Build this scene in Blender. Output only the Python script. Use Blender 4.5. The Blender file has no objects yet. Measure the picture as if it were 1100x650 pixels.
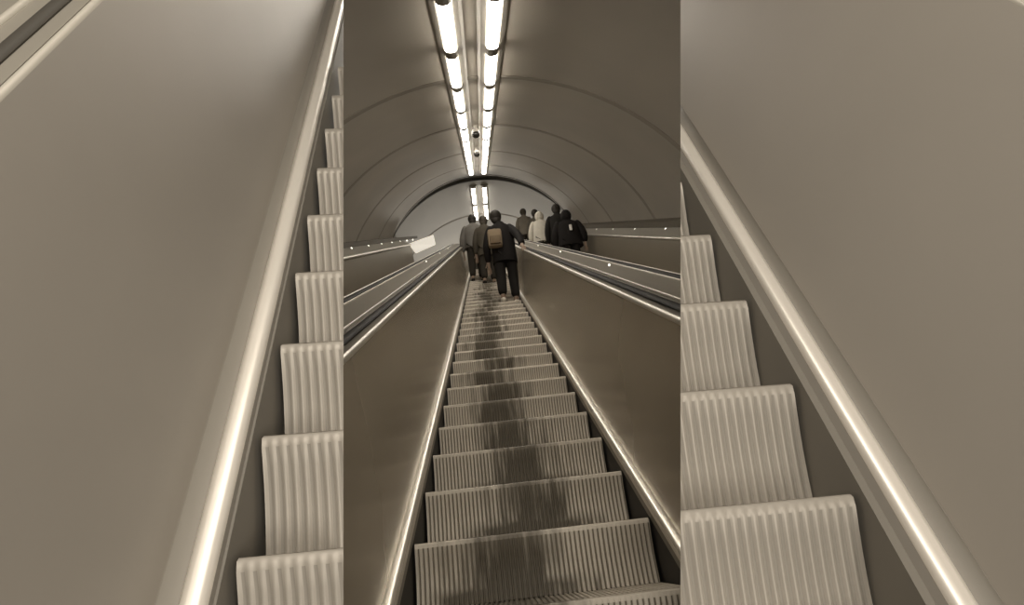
import bpy, bmesh, math, random
from mathutils import Vector, Matrix
random.seed(7)
SC = bpy.context.scene
COL = SC.collection

# ------------------------------------------------------------------ frames
CAM = Vector((0, 0, 2.0))
CR = Matrix(((0.9942378, 0.0994238, -0.0400754),
             (0.0019906, -0.3909089, -0.9204272),
             (-0.1071782, 0.9150438, -0.3888543)))      # camera axes in the world


class Frame:
    """a slope: a = across, t = up the slope, n = square to the slope"""
    def __init__(s, o, X, E, N):
        s.o, s.X, s.E, s.N = Vector(o), Vector(X), Vector(E), Vector(N)

    def __call__(s, a, t, n):
        return s.o + s.X * a + s.E * t + s.N * n


C30, S30 = math.cos(math.pi / 6), 0.5
MAIN = Frame(CAM, (1, 0, 0), (0, C30, S30), (0, -S30, C30))
T_END = 21.0
A9 = math.radians(9)
UPPER = Frame(MAIN(0, T_END, 0), (1, 0, 0), (0, math.cos(A9), math.sin(A9)), (0, -math.sin(A9), math.cos(A9)))
STEEP = Frame(CAM, (0.99738734, 0.07108066, -0.01288268), (-0.01423803, 0.36826768, 0.92961075),
              (0.07082165, -0.92699861, 0.36831762))   # the steep flights left and right


# ------------------------------------------------------------------ materials
def srgb(c):
    return tuple(((v / 255 + 0.055) / 1.055) ** 2.4 if v > 10 else v / 255 / 12.92 for v in c) + (1,)


def mat(name, col, rough=0.5, metal=0.0, var=0.12, scale=3.0, stretch=(1, 1, 1), bump=0.0, spec=0.5, detail=4):
    m = bpy.data.materials.new(name)
    m.use_nodes = True
    nt = m.node_tree
    b = nt.nodes['Principled BSDF']
    tc = nt.nodes.new('ShaderNodeTexCoord')
    mp = nt.nodes.new('ShaderNodeMapping')
    mp.inputs['Scale'].default_value = stretch
    nz = nt.nodes.new('ShaderNodeTexNoise')
    nz.inputs['Scale'].default_value = scale
    nz.inputs['Detail'].default_value = detail
    mx = nt.nodes.new('ShaderNodeMix')
    mx.data_type = 'RGBA'
    base = col if len(col) == 4 else tuple(col) + (1,)
    mx.inputs[6].default_value = tuple(v * (1 - var) for v in base[:3]) + (1,)
    mx.inputs[7].default_value = tuple(min(1, v * (1 + var)) for v in base[:3]) + (1,)
    nt.links.new(tc.outputs['Object'], mp.inputs['Vector'])
    nt.links.new(mp.outputs['Vector'], nz.inputs['Vector'])
    nt.links.new(nz.outputs['Fac'], mx.inputs[0])
    nt.links.new(mx.outputs[2], b.inputs['Base Color'])
    b.inputs['Roughness'].default_value = rough
    b.inputs['Metallic'].default_value = metal
    b.inputs['Specular IOR Level'].default_value = spec
    if bump:
        bp = nt.nodes.new('ShaderNodeBump')
        bp.inputs['Strength'].default_value = bump
        bp.inputs['Distance'].default_value = 0.02
        nt.links.new(nz.outputs['Fac'], bp.inputs['Height'])
        nt.links.new(bp.outputs['Normal'], b.inputs['Normal'])
    return m


def emit(name, col, strength):
    m = bpy.data.materials.new(name)
    m.use_nodes = True
    b = m.node_tree.nodes['Principled BSDF']
    b.inputs['Base Color'].default_value = (0.8, 0.78, 0.7, 1)
    b.inputs['Emission Color'].default_value = tuple(col) + (1,)
    b.inputs['Emission Strength'].default_value = strength
    return m


WARM = (1.0, 0.93, 0.825)
M = {}
M['vault'] = mat('vault_plaster', (0.375, 0.338, 0.283), 0.62, 0, 0.26, 0.45, bump=0.05)
M['vault_far'] = mat('far_vault_plaster', (0.42, 0.40, 0.36), 0.6, 0, 0.06, 0.6)
M['seam'] = mat('seam_grime', (0.27, 0.243, 0.20), 0.8)
M['rim'] = mat('rim_dark', (0.07, 0.06, 0.048), 0.7)
M['band'] = mat('ledge_dark', (0.075, 0.062, 0.04), 0.55, 0, 0.15)
M['housing'] = mat('fixture_housing', (0.40, 0.37, 0.32), 0.5, 0.0, 0.05)
M['cap'] = mat('fixture_end_cap', (0.32, 0.29, 0.245), 0.6, 0.0, 0.05)
M['tube'] = emit('fluorescent_diffuser', WARM, 17)
M['dot'] = emit('small_lamp_glow', WARM, 2.0)
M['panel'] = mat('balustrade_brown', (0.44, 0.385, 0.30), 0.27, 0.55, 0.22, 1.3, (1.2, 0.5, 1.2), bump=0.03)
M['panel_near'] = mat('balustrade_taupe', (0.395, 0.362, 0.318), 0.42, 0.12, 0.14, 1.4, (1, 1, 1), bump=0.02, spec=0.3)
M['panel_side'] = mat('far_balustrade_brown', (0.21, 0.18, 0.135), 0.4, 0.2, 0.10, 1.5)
M['trim'] = mat('polished_steel_trim', (0.80, 0.76, 0.68), 0.30, 0.75, 0.05, 4)
M['trim_dull'] = mat('dull_steel_trim', (0.62, 0.58, 0.51), 0.38, 0.6, 0.08, 4)
M['skirt'] = mat('skirt_black', (0.022, 0.019, 0.015), 0.6, 0.0, 0.15, 4)
M['strip'] = mat('skirt_strip_steel', (0.25, 0.225, 0.185), 0.4, 0.3, 0.15, 4)
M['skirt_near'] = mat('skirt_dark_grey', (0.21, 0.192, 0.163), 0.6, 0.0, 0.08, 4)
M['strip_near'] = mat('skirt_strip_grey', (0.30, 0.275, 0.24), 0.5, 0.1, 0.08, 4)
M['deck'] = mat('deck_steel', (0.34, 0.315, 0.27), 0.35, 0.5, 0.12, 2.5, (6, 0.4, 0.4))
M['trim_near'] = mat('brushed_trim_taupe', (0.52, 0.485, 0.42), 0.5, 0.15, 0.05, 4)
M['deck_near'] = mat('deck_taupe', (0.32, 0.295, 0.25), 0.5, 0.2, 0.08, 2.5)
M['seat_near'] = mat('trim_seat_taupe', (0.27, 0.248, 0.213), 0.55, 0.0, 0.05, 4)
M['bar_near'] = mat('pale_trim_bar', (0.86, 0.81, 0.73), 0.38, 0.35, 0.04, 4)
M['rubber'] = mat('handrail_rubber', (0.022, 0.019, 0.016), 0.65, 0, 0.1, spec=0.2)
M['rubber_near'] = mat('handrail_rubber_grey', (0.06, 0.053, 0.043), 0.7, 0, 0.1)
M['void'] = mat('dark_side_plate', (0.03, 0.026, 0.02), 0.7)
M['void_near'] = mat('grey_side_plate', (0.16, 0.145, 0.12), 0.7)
M['pale'] = emit('pale_board_glow', WARM, 0.42)  # no lamp: the glow replaces light falling on the board
M['floor'] = mat('floor_dark', (0.08, 0.07, 0.055), 0.8)


def step_mat(name, land, stain_amt):
    """fluted cast aluminium; a worn dark band wanders along the walking line"""
    m = bpy.data.materials.new(name)
    m.use_nodes = True
    nt = m.node_tree
    L = nt.links.new
    b = nt.nodes['Principled BSDF']
    tc = nt.nodes.new('ShaderNodeTexCoord')
    sep = nt.nodes.new('ShaderNodeSeparateXYZ')
    L(tc.outputs['Object'], sep.inputs[0])
    oi = nt.nodes.new('ShaderNodeObjectInfo')

    def mth(op, a, b_=None, clamp=False):
        n = nt.nodes.new('ShaderNodeMath')
        n.operation = op
        n.use_clamp = clamp
        for i, v in enumerate((a, b_)):
            if v is None:
                continue
            if isinstance(v, (int, float)):
                n.inputs[i].default_value = v
            else:
                L(v, n.inputs[i])
        return n.outputs[0]
    r = oi.outputs['Random']
    # stain centre and width differ from step to step
    cx = mth('ADD', mth('MULTIPLY', r, 0.24), -0.21)
    d = mth('ABSOLUTE', mth('SUBTRACT', sep.outputs['X'], cx))
    nz = nt.nodes.new('ShaderNodeTexNoise')
    nz.noise_dimensions = '4D'
    nz.inputs['Scale'].default_value = 7
    nz.inputs['Detail'].default_value = 5
    mp = nt.nodes.new('ShaderNodeMapping')
    mp.inputs['Scale'].default_value = (2.6, 0.6, 0.35)
    L(tc.outputs['Object'], mp.inputs['Vector'])
    L(mp.outputs['Vector'], nz.inputs['Vector'])
    L(mth('MULTIPLY', r, 40), nz.inputs['W'])
    d2 = mth('ADD', d, mth('MULTIPLY', mth('SUBTRACT', nz.outputs['Fac'], 0.5), 0.62))
    mask = mth('MULTIPLY', mth('SUBTRACT', 0.26, d2), 5.0, True)
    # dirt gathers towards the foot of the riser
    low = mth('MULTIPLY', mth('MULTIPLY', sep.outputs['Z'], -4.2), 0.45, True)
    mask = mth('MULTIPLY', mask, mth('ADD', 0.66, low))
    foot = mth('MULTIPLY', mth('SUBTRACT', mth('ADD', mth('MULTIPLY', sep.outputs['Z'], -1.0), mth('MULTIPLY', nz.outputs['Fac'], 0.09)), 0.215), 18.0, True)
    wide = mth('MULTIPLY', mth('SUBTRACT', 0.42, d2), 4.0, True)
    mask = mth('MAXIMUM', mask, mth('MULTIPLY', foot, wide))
    mask = mth('MULTIPLY', mask, stain_amt, True)
    mx = nt.nodes.new('ShaderNodeMix')
    mx.data_type = 'RGBA'
    mx.inputs[6].default_value = tuple(land) + (1,)
    mx.inputs[7].default_value = (land[0] * 0.15, land[1] * 0.135, land[2] * 0.105, 1)
    L(mask, mx.inputs[0])
    # the grooves lie deeper than the lands; this depth mask is not linked
    gr = mth('MULTIPLY', mth('SUBTRACT', sep.outputs['Y'], 0.0025), 260.0, True)
    L(mx.outputs[2], b.inputs['Base Color'])
    b.inputs['Roughness'].default_value = 0.5
    b.inputs['Metallic'].default_value = 0.25
    return m


M['step'] = step_mat('step_aluminium', (0.56, 0.505, 0.425), 1.25)
M['groove'] = mat('step_groove', (0.17, 0.148, 0.11), 0.7, 0, 0.2, 8)  # grooves get a darker colour than the lands
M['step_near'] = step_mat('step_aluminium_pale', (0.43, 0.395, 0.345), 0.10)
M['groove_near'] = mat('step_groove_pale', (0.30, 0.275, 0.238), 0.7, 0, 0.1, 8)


# ------------------------------------------------------------------ object helpers
def link(name, me, parent=None, loc=None):
    o = bpy.data.objects.new(name, me)
    COL.objects.link(o)
    if parent:
        o.parent = parent
    if loc is not None:
        o.location = loc
    return o


def thing(name, label, cat, loc, group=None):
    o = link(name, None, None, loc)
    o.empty_display_size = 0.2
    return tag(o, label, cat, group)


def tag(o, label, cat, group=None):
    o['label'] = label
    o['category'] = cat
    if group:
        o['group'] = group
    return o


def struct(o):
    o['kind'] = 'structure'
    return o


def finish(bm, name, m, parent=None, smooth=False, origin=None):
    """link a bmesh (world coordinates) as one object; origin at the parent or at its lowest centre"""
    bmesh.ops.recalc_face_normals(bm, faces=bm.faces)
    if parent is not None:
        org = parent_world(parent)
    elif origin is not None:
        org = Vector(origin)
    else:
        xs = [v.co for v in bm.verts]
        org = Vector((sum(v.x for v in xs) / len(xs), sum(v.y for v in xs) / len(xs), min(v.z for v in xs)))
    bmesh.ops.translate(bm, verts=bm.verts, vec=-org)
    me = bpy.data.meshes.new(name)
    bm.to_mesh(me)
    bm.free()
    for mm in (m if isinstance(m, (list, tuple)) else [m]):
        me.materials.append(mm)
    for p in me.polygons:
        p.use_smooth = smooth
    o = link(name, me, parent, None if parent is not None else org)
    if smooth:
        try:
            me.set_sharp_from_angle(angle=math.radians(50))
        except Exception:
            pass
    return o


def parent_world(o):
    v = Vector((0, 0, 0))
    while o is not None:
        v += o.location
        o = o.parent
    return v


def extrude(bm, F, prof, t0, t1, segs=1, F2=None):
    """closed profile [(a, n)] carried up the slope"""
    rows = []
    for i in range(segs + 1):
        t = t0 + (t1 - t0) * i / segs
        rows.append([bm.verts.new(F(a, t, n)) for a, n in prof])
    k = len(prof)
    for r0, r1 in zip(rows, rows[1:]):
        for i in range(k):
            bm.faces.new((r0[i], r0[(i + 1) % k], r1[(i + 1) % k], r1[i]))
    bm.faces.new(rows[0])
    bm.faces.new(rows[-1][::-1])
    return bm


def slab(p, q, th):
    """profile of a plate from p to q, thickened to one side"""
    d = Vector((q[0] - p[0], q[1] - p[1]))
    nn = Vector((-d.y, d.x)).normalized() * th
    return [p, q, (q[0] + nn.x, q[1] + nn.y), (p[0] + nn.x, p[1] + nn.y)]


def oval(c, ra, rn, k=12):
    return [(c[0] + ra * math.cos(2 * math.pi * i / k), c[1] + rn * math.sin(2 * math.pi * i / k)) for i in range(k)]


def cut(bm, no):
    """saw off what lies beyond the upright plane through the stand point (closed again with a flat end)"""
    if no is None:
        return bm
    r = bmesh.ops.bisect_plane(bm, geom=bm.verts[:] + bm.edges[:] + bm.faces[:], plane_co=CAM, plane_no=no,
                               clear_outer=True, dist=1e-5)
    ed = [e for e in r['geom_cut'] if isinstance(e, bmesh.types.BMEdge)]
    if ed:
        try:
            bmesh.ops.holes_fill(bm, edges=ed, sides=0)
        except Exception:
            pass
    return bm


def box(bm, c, sx, sy, sz, rot=None, bev=0.0):
    r = bmesh.ops.create_cube(bm, size=1)
    vs = r['verts']
    for v in vs:
        v.co = Vector((v.co.x * sx, v.co.y * sy, v.co.z * sz))
    if bev:
        es = list({e for v in vs for e in v.link_edges})
        rb = bmesh.ops.bevel(bm, geom=es, offset=bev, segments=2, affect='EDGES', profile=0.6)
        vs = list({v for f in rb['faces'] for v in f.verts} | {v for v in vs if v.is_valid})
    for v in vs:
        v.co = (rot @ v.co if rot else v.co) + Vector(c)
    return vs


SLOPE = Matrix((MAIN.X, MAIN.E, MAIN.N)).transposed()
SLOPE_U = Matrix((UPPER.X, UPPER.E, UPPER.N)).transposed()

# ------------------------------------------------------------------ setting: vault, ledges, floor
CA, CN, RAD = 0.09, -1.65, 3.5


def arc(F, t, rad, k=72, lo=-28, hi=208):
    return [F(CA + rad * math.cos(math.radians(lo + (hi - lo) * i / k)), t,
              CN + rad * math.sin(math.radians(lo + (hi - lo) * i / k))) for i in range(k + 1)]


def vault(rings, name, m):
    bm = bmesh.new()
    inner = [[bm.verts.new(p) for p in arc(F, t, RAD)] for F, t in rings]
    outer = [[bm.verts.new(p) for p in arc(F, t, RAD + 0.15)] for F, t in rings]
    for g in (inner, outer):
        for a, b in zip(g, g[1:]):
            for i in range(len(a) - 1):
                bm.faces.new((a[i], a[i + 1], b[i + 1], b[i]))
    o = finish(bm, name, m, smooth=True)
    return struct(o)


vault([(MAIN, -4.0), (MAIN, 4.0), (MAIN, 12.0), (MAIN, T_END + 0.25)], 'ceiling', M['vault'])
vault([(UPPER, 0.0), (UPPER, 5.0), (UPPER, 11.0)], 'ceiling_upper', M['vault_far'])


def ring(F, t, w, d, name, m):
    bm = bmesh.new()
    for rr in (RAD - d, RAD + 0.02):
        pass
    a0, a1 = arc(F, t, RAD - d), arc(F, t + w, RAD - d)
    b0, b1 = arc(F, t, RAD + 0.05), arc(F, t + w, RAD + 0.05)
    V = [[bm.verts.new(p) for p in x] for x in (a0, a1, b1, b0)]
    for j in range(4):
        p, q = V[j], V[(j + 1) % 4]
        for i in range(len(p) - 1):
            bm.faces.new((p[i], p[i + 1], q[i + 1], q[i]))
    return struct(finish(bm, name, m, smooth=True))


for i, (t, w) in enumerate([(4.05, 0.10), (7.62, 0.15), (11.05, 0.15), (14.7, 0.15), (17.9, 0.10)]):
    ring(MAIN, t, w, 0.006, 'trim_%d' % (i + 1), M['seam'])
ring(MAIN, T_END - 0.14, 0.12, 0.012, 'trim_6', M['rim'])
ring(UPPER, 3.0, 0.10, 0.012, 'trim_7', M['seam'])

# end wall of the upper tunnel
bm = bmesh.new()
vs = [bm.verts.new(p) for p in arc(UPPER, 10.9, RAD)]
bm.faces.new(vs)
struct(finish(bm, 'wall_back', M['vault_far']))

# floor under the machinery and the upper landing
bm = bmesh.new()
extrude(bm, MAIN, [(-3.3, -2.3), (3.45, -2.3), (3.45, -2.15), (-3.3, -2.15)], -4.0, T_END + 0.6)
struct(finish(bm, 'floor', M['floor']))
LAND = MAIN(0, T_END + 0.62, -1.32)
bm = bmesh.new()
box(bm, (0.09, LAND.y + 4.4, LAND.z - 0.1), 6.6, 8.8, 0.2)
struct(finish(bm, 'floor_landing', M['floor']))

# dark ledges that run along both tunnel walls
bm = bmesh.new()
extrude(bm, MAIN, [(-2.2, -0.085), (-2.2, 0.0), (-3.2, 0.02), (-3.2, -0.10)], 1.5, 21.3)
struct(finish(bm, 'trim_8', M['band']))
bm = bmesh.new()
extrude(bm, MAIN, [(2.40, -0.195), (2.40, -0.115), (3.35, -0.10), (3.35, -0.21)], 1.5, 21.0)
struct(finish(bm, 'trim_9', M['band']))


# ------------------------------------------------------------------ ceiling lights
def lamp_unit(F, a, t0, t1, n, rot):
    root = F(a, (t0 + t1) / 2, n)
    return root


def ceiling_light(F, rot, a, t0, ln, label):
    nC = CN + math.sqrt((RAD) ** 2 - (a - CA) ** 2)
    base = F(a, t0 + ln / 2, nC)
    r = thing('ceiling_light', label, 'light', base, 'fluorescent ceiling lights in two rows')
    bm = bmesh.new()
    pr = [(a - 0.15, nC + 0.01), (a - 0.115, nC - 0.03), (a - 0.07, nC - 0.05), (a + 0.07, nC - 0.05),
          (a + 0.115, nC - 0.03), (a + 0.15, nC + 0.01)]
    extrude(bm, F, pr, t0, t0 + ln)
    finish(bm, 'housing', M['housing'], r)
    bm = bmesh.new()
    pr = [(a - 0.058, nC - 0.045)] + [(a + 0.058 * math.cos(math.pi * (1 + i / 8)), nC - 0.062 + 0.03 * math.sin(math.pi * (1 + i / 8)))
                                      for i in range(9)] + [(a + 0.058, nC - 0.045)]
    extrude(bm, F, pr, t0 + 0.12, t0 + ln - 0.12)
    finish(bm, 'diffuser', M['tube'], r, True)
    for tt in (t0 + 0.06, t0 + ln - 0.06):
        bm = bmesh.new()
        pr = [(a - 0.064, nC - 0.04), (a - 0.062, nC - 0.065), (a - 0.044, nC - 0.086), (a, nC - 0.094), (a + 0.044, nC - 0.086), (a + 0.062, nC - 0.065), (a + 0.064, nC - 0.04)]
        extrude(bm, F, pr, tt - 0.0595, tt + 0.0595)
        finish(bm, 'end_cap', M['cap'], r)
    return r


ORD = ['nearest', 'second', 'third', 'fourth', 'fifth', 'sixth', 'seventh', 'eighth', 'ninth', 'tenth', 'eleventh', 'twelfth',
       'thirteenth', 'fourteenth']
LROW = (-0.112, 0.298)
for side, a in zip(('left', 'right'), LROW):
    k = 0
    t = 3.36
    while t + 1.5 < T_END + 0.2:
        ceiling_light(MAIN, SLOPE, a, t, 1.5,
                      '%s bright fluorescent light from the camera in the %s ceiling row' % (ORD[k], side))
        t += 1.5
        k += 1
    for j in range(2):
        ceiling_light(UPPER, SLOPE_U, a, 0.35 + 1.6 * j, 1.6,
                      ('nearer' if j == 0 else 'farther') + ' of two bright ceiling lights past the bend in the %s row' % side)
# small domes hanging between the rows
M['dome'] = mat('dome_dark', (0.02, 0.018, 0.015), 0.2)
M['white'] = mat('white_paint', (0.75, 0.72, 0.66), 0.4, 0, 0.03)
for nm, t in (('nearer', 11.1), ('farther', 13.9)):
    nC = CN + RAD
    p = MAIN(0.09, t, nC)
    r = thing('ceiling_camera', '%s small dark dome hanging on a white stem between the two light rows' % nm, 'camera', p)
    bm = bmesh.new()
    bmesh.ops.create_cone(bm, cap_ends=True, segments=16, radius1=0.03, radius2=0.03, depth=0.14, matrix=Matrix.Translation(p - Vector((0, 0, 0.06))))
    finish(bm, 'stem', M['white'], r, True)
    bm = bmesh.new()
    bmesh.ops.create_cone(bm, cap_ends=True, segments=20, radius1=0.075, radius2=0.06, depth=0.07, matrix=Matrix.Translation(p - Vector((0, 0, 0.155))))
    finish(bm, 'collar', M['white'], r, True)
    bm = bmesh.new()
    bmesh.ops.create_uvsphere(bm, u_segments=20, v_segments=12, radius=0.07, matrix=Matrix.Translation(p - Vector((0, 0, 0.20))))
    finish(bm, 'dome', M['dome'], r, True)

# ------------------------------------------------------------------ escalator building blocks
NFL = 50


def step_mesh(bmR, bmT, F0, xv, yv, zv, half, h, d, curve=0.012, nfl=NFL, amp=0.006, soft=False):
    """riser (fluted, gently hollow) and fluted tread of one step, nose centre at F0"""
    pitch = 2 * half / nfl
    xs = []
    for i in range(nfl):
        x0 = -half + i * pitch
        if soft:
            xs += [(x0 + pitch * q / 6, 0.5 - 0.5 * math.cos(2 * math.pi * q / 6)) for q in range(6)]
        else:
            xs += [(x0, 0), (x0 + pitch * 0.54, 0), (x0 + pitch * 0.66, 1), (x0 + pitch * 0.90, 1)]
    xs.append((half, 0))
    rows = []
    prof = [(0.0, 0.012), (-0.006, 0.003), (-0.022, 0.0)]
    for k in range(1, 7):
        z = -0.022 - (h - 0.022) * k / 6
        y = curve * math.sin(math.pi * (k / 6))
        prof.append((z, y))
    for j, (z, y) in enumerate(prof):
        g = amp if j > 2 else (0.0 if j < 2 else amp * 0.3)
        rows.append([bmR.verts.new(F0 + xv * x + yv * (y + g * s) + zv * z) for x, s in xs])
    for r0, r1 in zip(rows, rows[1:]):
        for i in range(len(xs) - 1):
            f = bmR.faces.new((r0[i], r0[i + 1], r1[i + 1], r1[i]))
            f.material_index = 1 if ((i % 6 in (2, 3) if soft else i % 4 == 2) and r0 is not rows[0] and r0 is not rows[1]) else 0
            f.smooth = soft
    # tread, its grooves running front to back
    tr = [[bmT.verts.new(F0 + xv * x + yv * y - zv * (amp * s if 0.02 < y else 0)) for x, s in xs] for y in (0.010, 0.019, 0.0215, d)]
    for r0, r1 in zip(tr, tr[1:]):
        for i in range(len(xs) - 1):
            f = bmT.faces.new((r0[i], r0[i + 1], r1[i + 1], r1[i]))
            f.material_index = 1 if (i % 6 in (2, 3) if soft else i % 4 == 2) and r1 is tr[3] else 0
    # plain side cheeks
    for s in (-1, 1):
        q = [F0 + xv * (half * s) + yv * y + zv * z for y, z in ((0.010, 0), (d, 0), (d, -h * 1.0), (0.02, -h))]
        f = bmT.faces.new([bmT.verts.new(p) for p in q])
        f.material_index = 2


# ------------------------------------------------------------------ the escalator in the middle
NOSE, CX, HW = -1.32, 0.095, 0.515
T0, DT = 2.50, 0.522
ORG = MAIN(CX, 1.5, -1.9)
esc = thing('escalator', 'middle escalator rising between brown glossy balustrades, with stained fluted steps and black handrails', 'escalator', ORG)
XV, YV, ZV = Vector((1, 0, 0)), Vector((0, 1, 0)), Vector((0, 0, 1))
RISE, RUN = DT * S30, DT * C30
bmR, bmT = bmesh.new(), bmesh.new()
step_mesh(bmR, bmT, Vector((0, 0, 0)), XV, YV, ZV, HW, RISE, RUN)
bmesh.ops.recalc_face_normals(bmR, faces=bmR.faces)
bmesh.ops.recalc_face_normals(bmT, faces=bmT.faces)
meR, meT = bpy.data.meshes.new('riser'), bpy.data.meshes.new('tread')
bmR.to_mesh(meR)
bmT.to_mesh(meT)
for mm in (M['step'], M['groove'], M['void']):
    meR.materials.append(mm)
    meT.materials.append(mm)
step0 = link('step', meT, esc)
riser0 = link('riser', meR, step0)
NST = int((T_END + 0.1 - T0) / DT) + 2
STEP_POS = []
for k in range(-1, NST - 1):
    p = MAIN(CX, T0 + k * DT, NOSE)
    STEP_POS.append(p)
    if k == -1:
        st = step0
    else:
        st = step0.copy()
        COL.objects.link(st)
        ri = riser0.copy()
        COL.objects.link(ri)
        ri.parent = st
    st.location = p - ORG


def side_parts(F, root, s, prof, mats, u0, u1, no=None, deck=True):
    """skirt, trims, panel, handrail of one side; s = -1 left, +1 right"""
    def part(name, pr, m, smooth=False):
        bm = bmesh.new()
        extrude(bm, F, pr, u0, u1, 1)
        cut(bm, no)
        if len(bm.faces) == 0:
            bm.free()
            return None
        return finish(bm, name, m, root, smooth)
    for name, pr, key, sm in prof:
        part(name, pr, mats[key], sm)


def main_profile(s):
    """cross-section of one balustrade, offsets from the middle line mirrored by s"""
    g = lambda o, n: (CX + s * o, n)
    P = []
    P.append(('skirt', [g(0.528, -1.27), g(0.528, -1.80), g(0.545, -1.80), g(0.545, -1.27)], 'skirt', False))
    P.append(('skirt_strip', [g(0.5265, -1.27), g(0.5265, -1.335), g(0.530, -1.335), g(0.530, -1.27)], 'strip', False))
    P.append(('skirt_trim', [g(0.526, -1.30), g(0.524, -1.275), g(0.532, -1.262), g(0.550, -1.258), g(0.568, -1.262), g(0.572, -1.285), g(0.56, -1.30)], 'trim', True))
    P.append(('balustrade_panel', [g(0.566, -1.285), g(0.640, -0.425), g(0.66, -0.425), g(0.59, -1.285)], 'panel', False))
    P.append(('deck_trim', [g(0.636, -0.437), g(0.634, -0.425), g(0.640, -0.414), g(0.650, -0.411), g(0.656, -0.415), g(0.656, -0.437)], 'trim_dull', True))
    P.append(('handrail_track', [g(0.654, -0.44), g(0.654, -0.417), g(0.772, -0.417), g(0.772, -0.44)], 'deck', False))
    P.append(('handrail', oval(g(0.715, -0.406), 0.026, 0.013), 'rubber', True))
    return P


for s in (-1, 1):
    side_parts(MAIN, esc, s, main_profile(s), M, 1.5, T_END + 0.45)

# ------------------------------------------------------------------ decks between the escalators (with small studs)
for s, nm in ((-1, 'left'), (1, 'right')):
    g = lambda o, n: (CX + s * o, n)
    r = thing('divider_deck', 'brushed steel deck strip on the %s, between two black handrails' % nm, 'deck', MAIN(CX + s * 0.9, 1.5, -0.5), 'steel decks between the escalators')
    bm = bmesh.new()
    extrude(bm, MAIN, [g(0.773, -0.46), g(0.773, -0.405), g(0.785, -0.40), g(1.02, -0.40), g(1.033, -0.405), g(1.033, -0.46)], 1.5, T_END + 0.45)
    finish(bm, 'cover_plate', M['deck'], r)
    for e in (0.776, 1.03):
        bm = bmesh.new()
        extrude(bm, MAIN, oval(g(e, -0.397), 0.007, 0.007, 8), 1.5, T_END + 0.45)
        finish(bm, 'edge_bead', M['trim_dull'], r, True)
    for tt in ((5.05, 8.2, 11.4) if s > 0 else (9.2, 12.3, 15.4)):
        bm = bmesh.new()
        bmesh.ops.create_uvsphere(bm, u_segments=12, v_segments=8, radius=0.009, matrix=Matrix.Translation(MAIN(CX + s * 0.955, tt, -0.392)))
        finish(bm, 'stud', M['dot'], r, True)

# ------------------------------------------------------------------ neighbouring escalators
for s, nm in ((-1, 'left'), (1, 'right')):
    g = lambda o, n: (CX + s * o, n)
    r = thing('escalator', 'neighbouring escalator at the %s tunnel wall, seen only as far balustrade and handrails' % nm, 'escalator', MAIN(CX + s * 1.65, 1.5, -1.9))
    if s > 0:
        far, top = 2.10, -0.32
    else:
        far, top = 2.08, -0.235
    lip = 2.30 if s > 0 else 2.29
    lipn = -0.195 if s > 0 else -0.085
    nose = -1.05 if s > 0 else -1.25
    t1 = 17.2 if s < 0 else T_END + 0.3
    pr = [('handrail_track', [g(1.035, -0.44), g(1.035, -0.417), g(1.168, -0.417), g(1.168, -0.44)], 'deck', False),
          ('handrail', oval(g(1.10, -0.403), 0.030, 0.014), 'rubber', True),
          ('deck_trim', oval(g(1.178, -0.418), 0.011, 0.013), 'trim_dull', True),
          ('balustrade_panel', [g(1.19, -0.43), g(1.26, nose + 0.03), g(1.24, nose + 0.03), g(1.17, -0.43)], 'panel', False)]
    side_parts(MAIN, r, s, pr, M, 1.5, T_END + 0.45)
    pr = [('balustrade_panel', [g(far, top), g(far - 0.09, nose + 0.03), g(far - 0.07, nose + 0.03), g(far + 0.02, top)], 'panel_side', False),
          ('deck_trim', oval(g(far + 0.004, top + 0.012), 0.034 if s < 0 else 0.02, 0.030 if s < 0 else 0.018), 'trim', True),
          ('coping', [g(far + 0.015, top + 0.005), g(lip + 0.03, lipn + 0.01), g(lip + 0.03, lipn - 0.06), g(far + 0.02, top - 0.04)], 'deck', False)]
    side_parts(MAIN, r, s, pr, M, 1.5, t1)
    # steps of the neighbour, hidden below the deck
    bm = bmesh.new()
    k0 = 8
    prev = None
    for k in range(k0, NST - 1):
        p = MAIN(CX + s * 1.64, T0 + k * DT, nose)
        w = 0.40
        q = [(p.x - w, p.y, p.z - RISE), (p.x + w, p.y, p.z - RISE), (p.x + w, p.y, p.z), (p.x - w, p.y, p.z),
             (p.x + w, p.y + RUN, p.z), (p.x - w, p.y + RUN, p.z)]
        v = [bm.verts.new(x) for x in q]
        bm.faces.new((v[0], v[1], v[2], v[3]))
        bm.faces.new((v[3], v[2], v[4], v[5]))
    bmesh.ops.remove_doubles(bm, verts=bm.verts, dist=0.002)
    finish(bm, 'step_band', M['step'], r)

# row of small lamps just under each dark ledge
for s, nm, a, n, ts in ((-1, 'left', -2.192, -0.108, [10.35 + 1.56 * i for i in range(7)]),
                        (1, 'right', 2.392, -0.222, [7.78 + 1.56 * i for i in range(7)])):
    for i, t in enumerate(ts):
        p = MAIN(a, t, n)
        bm = bmesh.new()
        bmesh.ops.create_uvsphere(bm, u_segments=10, v_segments=8, radius=0.022, matrix=Matrix.Translation(p))
        o = finish(bm, 'wall_lamp', M['dot'], smooth=True)
        tag(o, '%s tiny white lamp from the camera under the dark %s wall ledge' % (ORD[i], nm), 'light', 'tiny lamps along the wall ledges')


def pix(x, y, D):
    return CAM + CR @ Vector(((x - 550) / 650 * D, (325 - y) / 650 * D, -D))


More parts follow.
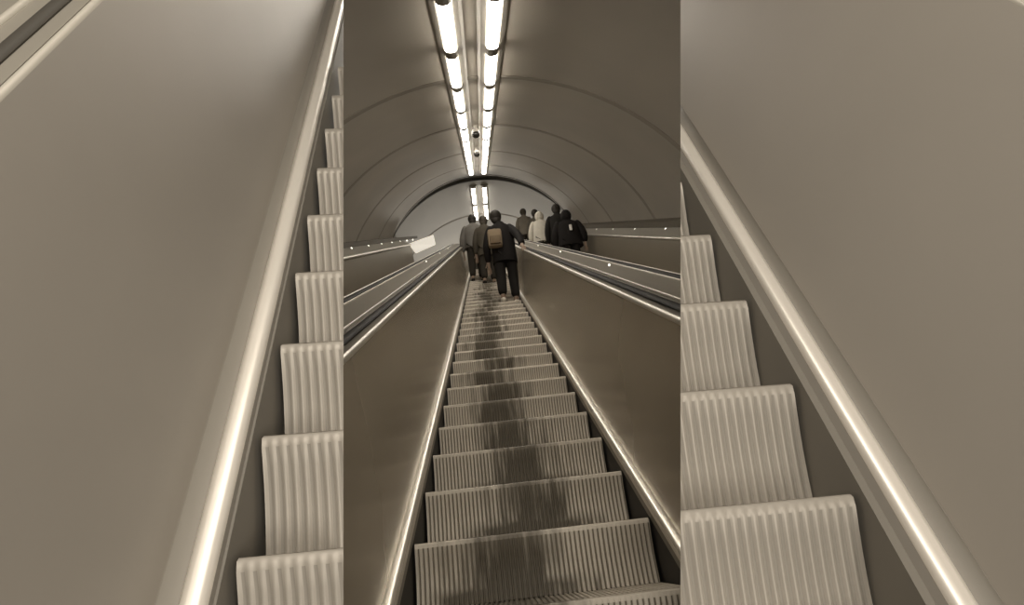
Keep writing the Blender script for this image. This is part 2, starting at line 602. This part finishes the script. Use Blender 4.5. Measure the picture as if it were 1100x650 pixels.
# pale board closing off the top of the left-hand escalator
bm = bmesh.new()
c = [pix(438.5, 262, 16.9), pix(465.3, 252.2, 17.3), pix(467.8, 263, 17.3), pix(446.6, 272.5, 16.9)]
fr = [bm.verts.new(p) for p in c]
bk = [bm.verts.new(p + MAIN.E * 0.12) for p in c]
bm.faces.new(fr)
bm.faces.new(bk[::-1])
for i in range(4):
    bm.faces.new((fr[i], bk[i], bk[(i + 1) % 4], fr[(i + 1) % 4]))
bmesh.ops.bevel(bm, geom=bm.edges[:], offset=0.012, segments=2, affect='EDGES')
tag(finish(bm, 'barrier_board', M['pale']), 'pale board with an added glow across the top end of the left escalator', 'board')

# ------------------------------------------------------------------ the two steep, pale flights at the left and right
NL = CR @ Vector((1, 0, -0.2785))
NR = CR @ Vector((-1, 0, -0.2785))


SN = {'skirt': M['skirt_near'], 'trim': M['bar_near'], 'panel': M['panel_near'], 'trim_dull': M['trim_near'], 'deck': M['deck_near'],
      'rubber': M['rubber_near'], 'strip': M['strip_near'], 'seat': M['seat_near']}
LEAN = Vector((0, -0.24, 0.97))
SA, SHW, SNOSE = 0.159, 0.515, -0.9587
for s, nm, no, us, du in ((-1, 'left', NL, 0.427, 0.2228), (1, 'right', NR, 0.4345, 0.2415)):
    what = 'steep pale escalator close up at the %s edge, beside its own big taupe panel' % nm
    base = STEEP(SA + s * 0.5, 0, -1.0)
    r = thing('escalator', what, 'escalator', base)
    ed = SA + s * SHW                      # step edge
    dk = -0.484 if s < 0 else 0.959        # foot and head of the inclined panel
    g = lambda o, n: (ed + s * o, n)
    h = lambda o, n: (dk + s * o, n)
    q = 0.006 if s < 0 else 0.024
    pr = [('skirt', [g(0.011, -0.95), g(0.011, -1.25), g(0.03, -1.25), g(0.03 + q, -0.95)], 'skirt', False),
          ('skirt_strip', [g(0.010 + q, -0.935), g(0.012 + q * 0.5, -0.955), g(0.02 + q * 0.5, -0.955), g(0.02 + q, -0.935)], 'strip', False),
          ('skirt_trim', [g(0.010 + q, -0.94), g(0.010 + q, -0.934), g(0.012 + q, -0.926), g(0.020 + q, -0.921), g(0.034 + q, -0.917), g(0.042 + q, -0.918), g(0.048 + q, -0.926), g(0.048 + q, -0.955)], 'trim', True),
          ('trim_seat', [g(0.046 + q, -0.95), g(0.047 + q, -0.93), g(0.074 + q, -0.922), g(0.078 + q, -0.916), g(0.082 + q, -0.918), g(0.084 + q, -0.94)], 'seat', True),
          ('balustrade_panel', [g(0.076 + q, -0.93), h(0.0, -0.335), h(0.02, -0.335), g(0.096 + q, -0.93)], 'panel', False),
          ('deck_trim', [h(0.0, -0.336), h(0.0, -0.332), h(0.003, -0.329), h(0.007, -0.328), h(0.010, -0.330), h(0.010, -0.336)], 'trim_dull', True),
          ('handrail_track', [h(0.012, -0.34), h(0.012, -0.330), h(0.088, -0.330), h(0.088, -0.34)], 'deck', False),
          ('handrail', oval(h(0.046, -0.327), 0.011, 0.006), 'rubber', True),
          ('deck_bead', oval(h(0.093, -0.328), 0.006, 0.006), 'trim_dull', True),
          ('deck', [h(0.06, -0.345), h(0.06, -0.3285), h(0.5, -0.3285), h(0.5, -0.345)], 'deck', False)]
    side_parts(STEEP, r, s, pr, SN, -0.30, 3.9, no)
    EF = STEEP.E * du
    RH, RD = EF.z, EF.y
    for k in range(-3, 15):
        p = STEEP(SA, us + k * du, SNOSE)
        bmR, bmT = bmesh.new(), bmesh.new()
        step_mesh(bmR, bmT, p, STEEP.X, YV, LEAN, SHW, RH + 0.02, RD + 0.07, curve=0.006, nfl=56, amp=0.006, soft=True)
        for b in (bmR, bmT):
            cut(b, no)
        if len(bmR.faces) == 0:
            bmR.free()
            bmT.free()
            continue
        for b in (bmR, bmT):               # origin of each step at its nose
            bmesh.ops.recalc_face_normals(b, faces=b.faces)
            bmesh.ops.translate(b, verts=b.verts, vec=-p)
        mt, mr = bpy.data.meshes.new('tread'), bpy.data.meshes.new('riser')
        bmT.to_mesh(mt)
        bmR.to_mesh(mr)
        bmT.free()
        bmR.free()
        for mm in (M['step_near'], M['groove_near'], M['void_near']):
            mt.materials.append(mm)
            mr.materials.append(mm)
        so = link('step', mt, r, p - base)
        link('riser', mr, so)


# ------------------------------------------------------------------ people
def skin_into(bm, verts, edges, radii, sub=2):
    me = bpy.data.meshes.new('tmp')
    me.from_pydata([Vector(v) for v in verts], edges, [])
    o = bpy.data.objects.new('tmp', me)
    COL.objects.link(o)
    md = o.modifiers.new('s', 'SKIN')
    md.use_smooth_shade = True
    for i, r in enumerate(radii):
        sv = me.skin_vertices[0].data[i]
        sv.radius = r if isinstance(r, tuple) else (r, r)
        sv.use_root = (i == 0)
    sd = o.modifiers.new('d', 'SUBSURF')
    sd.levels = sub
    sd.render_levels = sub
    dg = bpy.context.evaluated_depsgraph_get()
    dg.update()
    m2 = bpy.data.meshes.new_from_object(o.evaluated_get(dg))
    bm.from_mesh(m2)
    bpy.data.objects.remove(o)
    bpy.data.meshes.remove(me)
    bpy.data.meshes.remove(m2)


def loft(bm, rings, k=20):
    """rings: (centre, half-width, half-depth)"""
    rows = []
    for c, rx, ry in rings:
        rows.append([bm.verts.new(Vector(c) + Vector((rx * math.cos(2 * math.pi * i / k), ry * math.sin(2 * math.pi * i / k), 0))) for i in range(k)])
    for a, b in zip(rows, rows[1:]):
        for i in range(k):
            bm.faces.new((a[i], a[(i + 1) % k], b[(i + 1) % k], b[i]))
    bm.faces.new(rows[0][::-1])
    bm.faces.new(rows[-1])


def ball(bm, c, r, rot=None):
    mtx = Matrix.Translation(Vector(c)) @ (rot or Matrix.Identity(4)) @ Matrix.Diagonal((r[0], r[1], r[2], 1))
    bmesh.ops.create_uvsphere(bm, u_segments=18, v_segments=12, radius=1, matrix=mtx)


def cloth(name, col, rough=0.85):
    return mat(name, col, rough, 0, 0.18, 9, bump=0.15, spec=0.2)


SKIN = mat('skin_tone', (0.36, 0.26, 0.19), 0.55, 0, 0.06)


def person(label, foot, H, coat, trouser, hair, shoe, lean=(0, 0), rhand=None, lhand=None, stride=0.10, hem=0.80, width=1.0,
           hood=False, group=None, coat_flare=1.0, headshift=(0, 0)):
    """figure facing +Y; lean shifts the shoulders; hands given in local metres"""
    k = H / 1.75
    r = thing('person', label, 'person', foot, group)
    V = lambda x, y, z: Vector((x * k, y * k, z * k))
    lx, ly = lean
    hip = V(0, 0, 0.93)
    chest = V(lx * 0.7, ly * 0.7, 1.28)
    nb = V(lx, ly, 1.47)
    head = V(lx + headshift[0], ly + 0.03 + headshift[1], 1.63)
    sh = {-1: V(lx - 0.165 * width, ly, 1.41), 1: V(lx + 0.165 * width, ly, 1.41)}
    hp = {-1: V(-0.095, 0, 0.90), 1: V(0.095, 0, 0.90)}
    an = {-1: V(-0.10, -stride, 0.09), 1: V(0.11, stride, 0.09)}
    kn = {s: (hp[s] + an[s]) / 2 + V(0, 0.05, 0.02) for s in (-1, 1)}
    hd = {-1: Vector(lhand) if lhand else V(lx - 0.235 * width, ly + 0.10, 0.82),
          1: Vector(rhand) if rhand else V(lx + 0.235 * width, ly + 0.10, 0.82)}
    el = {}
    for s in (-1, 1):
        mid = (sh[s] + hd[s]) / 2
        el[s] = mid + V(s * 0.045, -0.06, -0.05)
    # --- body: one continuous skin
    bm = bmesh.new()
    vs = [hip, V(lx * 0.3, ly * 0.3, 1.08), chest, nb, head - V(0, 0.01, 0.10), head, head + V(0, -0.005, 0.07)]
    rd = [(0.125 * k, 0.105 * k), (0.115 * k, 0.095 * k), (0.135 * k, 0.105 * k), 0.062 * k, 0.062 * k, 0.088 * k, 0.072 * k]
    ed = [(0, 1), (1, 2), (2, 3), (3, 4), (4, 5), (5, 6)]
    # nose
    vs.append(head + V(0, 0.10, -0.02))
    rd.append(0.016 * k)
    ed.append((5, len(vs) - 1))
    for s in (-1, 1):
        b = len(vs)
        vs += [sh[s], el[s], hd[s]]
        rd += [0.058 * k, 0.042 * k, 0.026 * k]
        ed += [(2, b), (b, b + 1), (b + 1, b + 2)]
        dirn = (hd[s] - el[s]).normalized()
        sidev = dirn.cross(Vector((0, 1, 0.2))).normalized()
        palm = len(vs)
        vs.append(hd[s] + dirn * 0.07 * k)
        rd.append(0.024 * k)
        ed.append((b + 2, palm))
        for j, (off, ln) in enumerate(((-0.027, 0.075), (-0.009, 0.088), (0.009, 0.082), (0.026, 0.062))):
            q = len(vs)
            vs += [vs[palm] + sidev * off * k + dirn * 0.028 * k,
                   vs[palm] + sidev * off * 1.1 * k + dirn * (0.028 + ln * 0.5) * k + Vector((0, 0, -0.012 * k)),
                   vs[palm] + sidev * off * 1.1 * k + dirn * (0.028 + ln * 0.8) * k + Vector((0, 0, -0.035 * k))]
            rd += [0.0095 * k, 0.0085 * k, 0.0075 * k]
            ed += [(palm, q), (q, q + 1), (q + 1, q + 2)]
        q = len(vs)
        vs += [hd[s] + dirn * 0.03 * k - sidev * 0.04 * k, hd[s] + dirn * 0.07 * k - sidev * 0.055 * k]
        rd += [0.0105 * k, 0.009 * k]
        ed += [(b + 2, q), (q, q + 1)]
        b = len(vs)
        vs += [hp[s], kn[s], an[s], an[s] + V(0, 0.13, -0.045)]
        rd += [0.085 * k, 0.056 * k, 0.04 * k, 0.035 * k]
        ed += [(0, b), (b, b + 1), (b + 1, b + 2), (b + 2, b + 3)]
    skin_into(bm, vs, ed, rd, 1)
    for s in (-1, 1):
        ball(bm, head + V(s * 0.082, -0.005, 0.0), (0.012 * k, 0.024 * k, 0.032 * k))
        ball(bm, head + V(s * 0.032, 0.075, 0.02), (0.013 * k, 0.012 * k, 0.010 * k))
    ball(bm, head + V(0, 0.076, -0.055), (0.026 * k, 0.012 * k, 0.008 * k))
    for v in bm.verts:
        v.co += foot
    finish(bm, 'body', SKIN, r, True)
    # --- trousers
    bm = bmesh.new()
    tv, tr_, te = [hip + V(0, 0, 0.03)], [(0.15 * k, 0.125 * k)], []
    for s in (-1, 1):
        b = len(tv)
        tv += [hp[s] - V(0, 0, 0.04), kn[s], an[s] + V(0, -0.005, 0.035)]
        tr_ += [0.112 * k, 0.092 * k, 0.076 * k]
        te += [(0, b), (b, b + 1), (b + 1, b + 2)]
    skin_into(bm, tv, te, tr_, 2)
    for v in bm.verts:
        v.co += foot
    finish(bm, 'trousers', trouser, r, True)
    # --- coat: lofted trunk and two sleeves
    bm = bmesh.new()
    fl = coat_flare
    loft(bm, [(V(0, 0, hem), 0.205 * k * width * fl, 0.155 * k * fl), (V(0, 0, (hem + 1.0) / 2), 0.20 * k * width * fl, 0.155 * k * fl),
              (V(lx * 0.25, ly * 0.25, 1.04), 0.19 * k * width, 0.145 * k), (V(lx * 0.6, ly * 0.6, 1.22), 0.205 * k * width, 0.155 * k),
              (V(lx * 0.9, ly * 0.9, 1.36), 0.205 * k * width, 0.145 * k), (V(lx, ly, 1.44), 0.165 * k * width, 0.115 * k),
              (V(lx, ly, 1.485), 0.095 * k * width, 0.085 * k), (V(lx, ly + 0.005, 1.525), 0.07 * k, 0.07 * k)])
    for s in (-1, 1):
        wr = hd[s] - (hd[s] - el[s]).normalized() * 0.01
        skin_into(bm, [sh[s] - V(s * 0.05, 0, 0.01), sh[s], el[s], wr], [(0, 1), (1, 2), (2, 3)],
                  [0.085 * k, 0.082 * k * width, 0.068 * k * width, 0.05 * k * width], 2)
    if hood:
        ball(bm, head + V(0, -0.03, -0.01), (0.125 * k, 0.125 * k, 0.155 * k))
    for v in bm.verts:
        v.co += foot
    finish(bm, 'jacket', coat, r, True)
    # --- hair: cap that leaves the face free
    if not hood:
        bm = bmesh.new()
        ball(bm, head + V(0, -0.022, 0.03), (0.102 * k, 0.105 * k, 0.118 * k))
        ball(bm, head + V(0, -0.055, -0.05), (0.085 * k, 0.055 * k, 0.085 * k))
        for v in bm.verts:
            v.co += foot
        finish(bm, 'hair', hair, r, True)
    # --- shoes
    for s in (-1, 1):
        bm = bmesh.new()
        a = an[s]
        skin_into(bm, [a + V(0, -0.05, -0.045), a + V(0, 0.03, -0.045), a + V(0, 0.12, -0.055), a + V(0, 0.18, -0.06)],
                  [(0, 1), (1, 2), (2, 3)], [0.05 * k, 0.05 * k, 0.042 * k, 0.03 * k], 2)
        for v in bm.verts:
            v.co.z = max(v.co.z, 0.0)
            v.co += foot
        finish(bm, 'shoe', shoe, r, True)
    return r, dict(head=foot + head, nb=foot + nb, chest=foot + chest, hd={s: foot + hd[s] for s in hd}, k=k)


def tread(t, a, nose=NOSE, dy=0.12):
    """standing point on the step nearest to slope distance t"""
    k = round((t - T0) / DT)
    p = MAIN(a, T0 + k * DT, nose)
    return Vector((a, p.y + dy, p.z))


BLK = cloth('black_wool', (0.012, 0.010, 0.009))
BLK2 = cloth('black_cotton', (0.016, 0.014, 0.012))
HAIRD = cloth('dark_hair', (0.03, 0.025, 0.02), 0.6)
HAIRB = cloth('brown_hair', (0.06, 0.05, 0.038), 0.6)
GREY = cloth('grey_jacket', (0.15, 0.14, 0.125))
GREYL = cloth('grey_brown_jacket', (0.17, 0.15, 0.12))
BROWN = cloth('olive_brown_coat', (0.07, 0.06, 0.045))
DARKB = cloth('dark_brown_trousers', (0.035, 0.03, 0.023))
CREAM = cloth('cream_jacket', (0.62, 0.58, 0.50))
SHOEW = cloth('pale_shoe', (0.66, 0.62, 0.55))
SHOED = cloth('dark_shoe', (0.03, 0.027, 0.022))
TAN = cloth('tan_canvas', (0.25, 0.19, 0.125))
TAND = cloth('tan_canvas_dark', (0.17, 0.125, 0.08))

# person in black in front, one hand out to the right handrail
fA = tread(10.7, 0.41)
hr = MAIN(CX + 0.70, 0, -0.385)
railA = MAIN(CX + 0.70, 10.9, -0.385)
tgt = railA - fA
rA, jA = person('person in a long black coat with pale shoes, right hand out on the handrail', fA, 2.0, BLK, BLK2, HAIRD, SHOEW,
                lean=(-0.03, 0.05), rhand=tgt + Vector((-0.07, -0.02, 0.05)), stride=0.07, hem=0.72, width=1.05, coat_flare=0.95,
                headshift=(-0.05, 0.0))
# backpack on that back
bp = jA['chest'] + Vector((-0.13, -0.24, -0.20))
r = thing('backpack', 'small tan backpack worn on the back of the person in black', 'backpack', bp - Vector((0, 0, 0.2)))
bm = bmesh.new()
box(bm, bp, 0.27, 0.15, 0.37, None, 0.055)
finish(bm, 'bag_body', TAN, r, True)
bm = bmesh.new()
box(bm, bp + Vector((0, -0.085, -0.07)), 0.20, 0.06, 0.17, None, 0.025)
finish(bm, 'pocket', TAND, r, True)
bm = bmesh.new()
skin_into(bm, [bp + Vector((-0.04, 0.03, 0.18)), bp + Vector((-0.025, 0.03, 0.225)), bp + Vector((0.025, 0.03, 0.225)), bp + Vector((0.04, 0.03, 0.18))],
          [(0, 1), (1, 2), (2, 3)], [0.009] * 4, 1)
finish(bm, 'handle', TAND, r, True)
for s in (-1, 1):
    bm = bmesh.new()
    skin_into(bm, [bp + Vector((s * 0.09, 0.06, 0.16)), bp + Vector((s * 0.10, 0.10, 0.245)), bp + Vector((s * 0.10, 0.22, 0.245))],
              [(0, 1), (1, 2)], [0.014] * 3, 1)
    finish(bm, 'strap', TAND, r, True)

# two people further up the same escalator
person('person in a grey jacket standing up the middle escalator near its left side', tread(16.3, -0.20), 2.08, GREY, DARKB, HAIRD, SHOED,
       stride=0.05, hem=0.86, width=1.15)
person('person in an olive brown coat partly hidden behind the person in black', tread(14.9, 0.10), 1.98, BROWN, DARKB, HAIRB, SHOED,
       stride=0.05, hem=0.70, width=1.0)
# people on the right-hand escalator
f1 = tread(12.4, 1.69, -1.05)
person('tall dark-haired person in black on the right escalator, left of the arm-stretching one', f1, 1.72, BLK2, BLK2, HAIRD, SHOED, stride=0.04, width=1.1)
f2 = tread(11.4, 1.74, -1.05)
rB, jB = person('stooping person in black on the right escalator with one arm stretched to the outer rail', f2, 1.56, BLK, BLK2, HAIRD, SHOED,
                rhand=(0.30, 0.05, 0.80), lean=(0.0, 0.06), stride=0.04, width=1.35, hood=True)
bm = bmesh.new()
c = jB['chest'] + Vector((0.02, -0.22, -0.10))
box(bm, c, 0.055, 0.03, 0.13, None, 0.012)
tag(finish(bm, 'bag', M['white'], smooth=True), 'tiny white pouch hanging on the back of the stooping person in black', 'bag')
person('person in a cream hooded jacket on the right escalator', tread(14.4, 1.51, -1.05), 1.62, CREAM, DARKB, HAIRB, SHOED, stride=0.04, width=1.25,
       hood=True)
person('dark-haired person on the right escalator just ahead of the cream hood', tread(16.6, 1.60, -1.05), 1.76, BROWN, DARKB, HAIRD, SHOED, stride=0.04)
f4 = tread(19.9, 1.50, -1.05)
person('person in a grey brown jacket high on the right escalator, left of the cream jacket', f4, 1.92, GREYL, DARKB, HAIRB, SHOED, stride=0.04)

# ------------------------------------------------------------------ lights
def area(name, loc, target, sx, sy, power, col=WARM):
    d = bpy.data.lights.new(name, 'AREA')
    d.shape = 'RECTANGLE'
    d.size, d.size_y = sx, sy
    d.energy = power
    d.color = col
    o = bpy.data.objects.new(name, d)
    COL.objects.link(o)
    o.location = loc
    o.rotation_euler = (Vector(target) - Vector(loc)).to_track_quat('-Z', 'Y').to_euler()
    return o


# first lamp: the rows of lights go on above and behind the stand point
area('row_light', MAIN(0.09, 0.2, 1.70), MAIN(0.09, 0.8, -1.3), 0.5, 4.0, 72)
area('flank_fill_light', MAIN(2.0, -3.2, 0.5), MAIN(-0.6, 3.0, -0.3), 1.8, 2.4, 112)  # added fill from behind, brightens and evens out the steep side flights
area('upper_hall_light', UPPER(0.1, 8.0, -0.6), UPPER(0.1, 2.0, 1.2), 3.0, 1.5, 120)

w = bpy.data.worlds.new('tunnel')
SC.world = w
w.use_nodes = True
w.node_tree.nodes['Background'].inputs[0].default_value = (0.9, 0.8, 0.66, 1)
w.node_tree.nodes['Background'].inputs[1].default_value = 0.02

# ------------------------------------------------------------------ camera
cd = bpy.data.cameras.new('camera')
cd.sensor_width = 36
cd.lens = 36 * 650 / 1100
cd.clip_start = 0.02
co = bpy.data.objects.new('camera', cd)
COL.objects.link(co)
co.matrix_world = Matrix.Translation(CAM) @ CR.to_4x4()
SC.camera = co
SC.view_settings.view_transform = 'Standard'
SC.view_settings.look = 'None'
SC.view_settings.exposure = 0.0
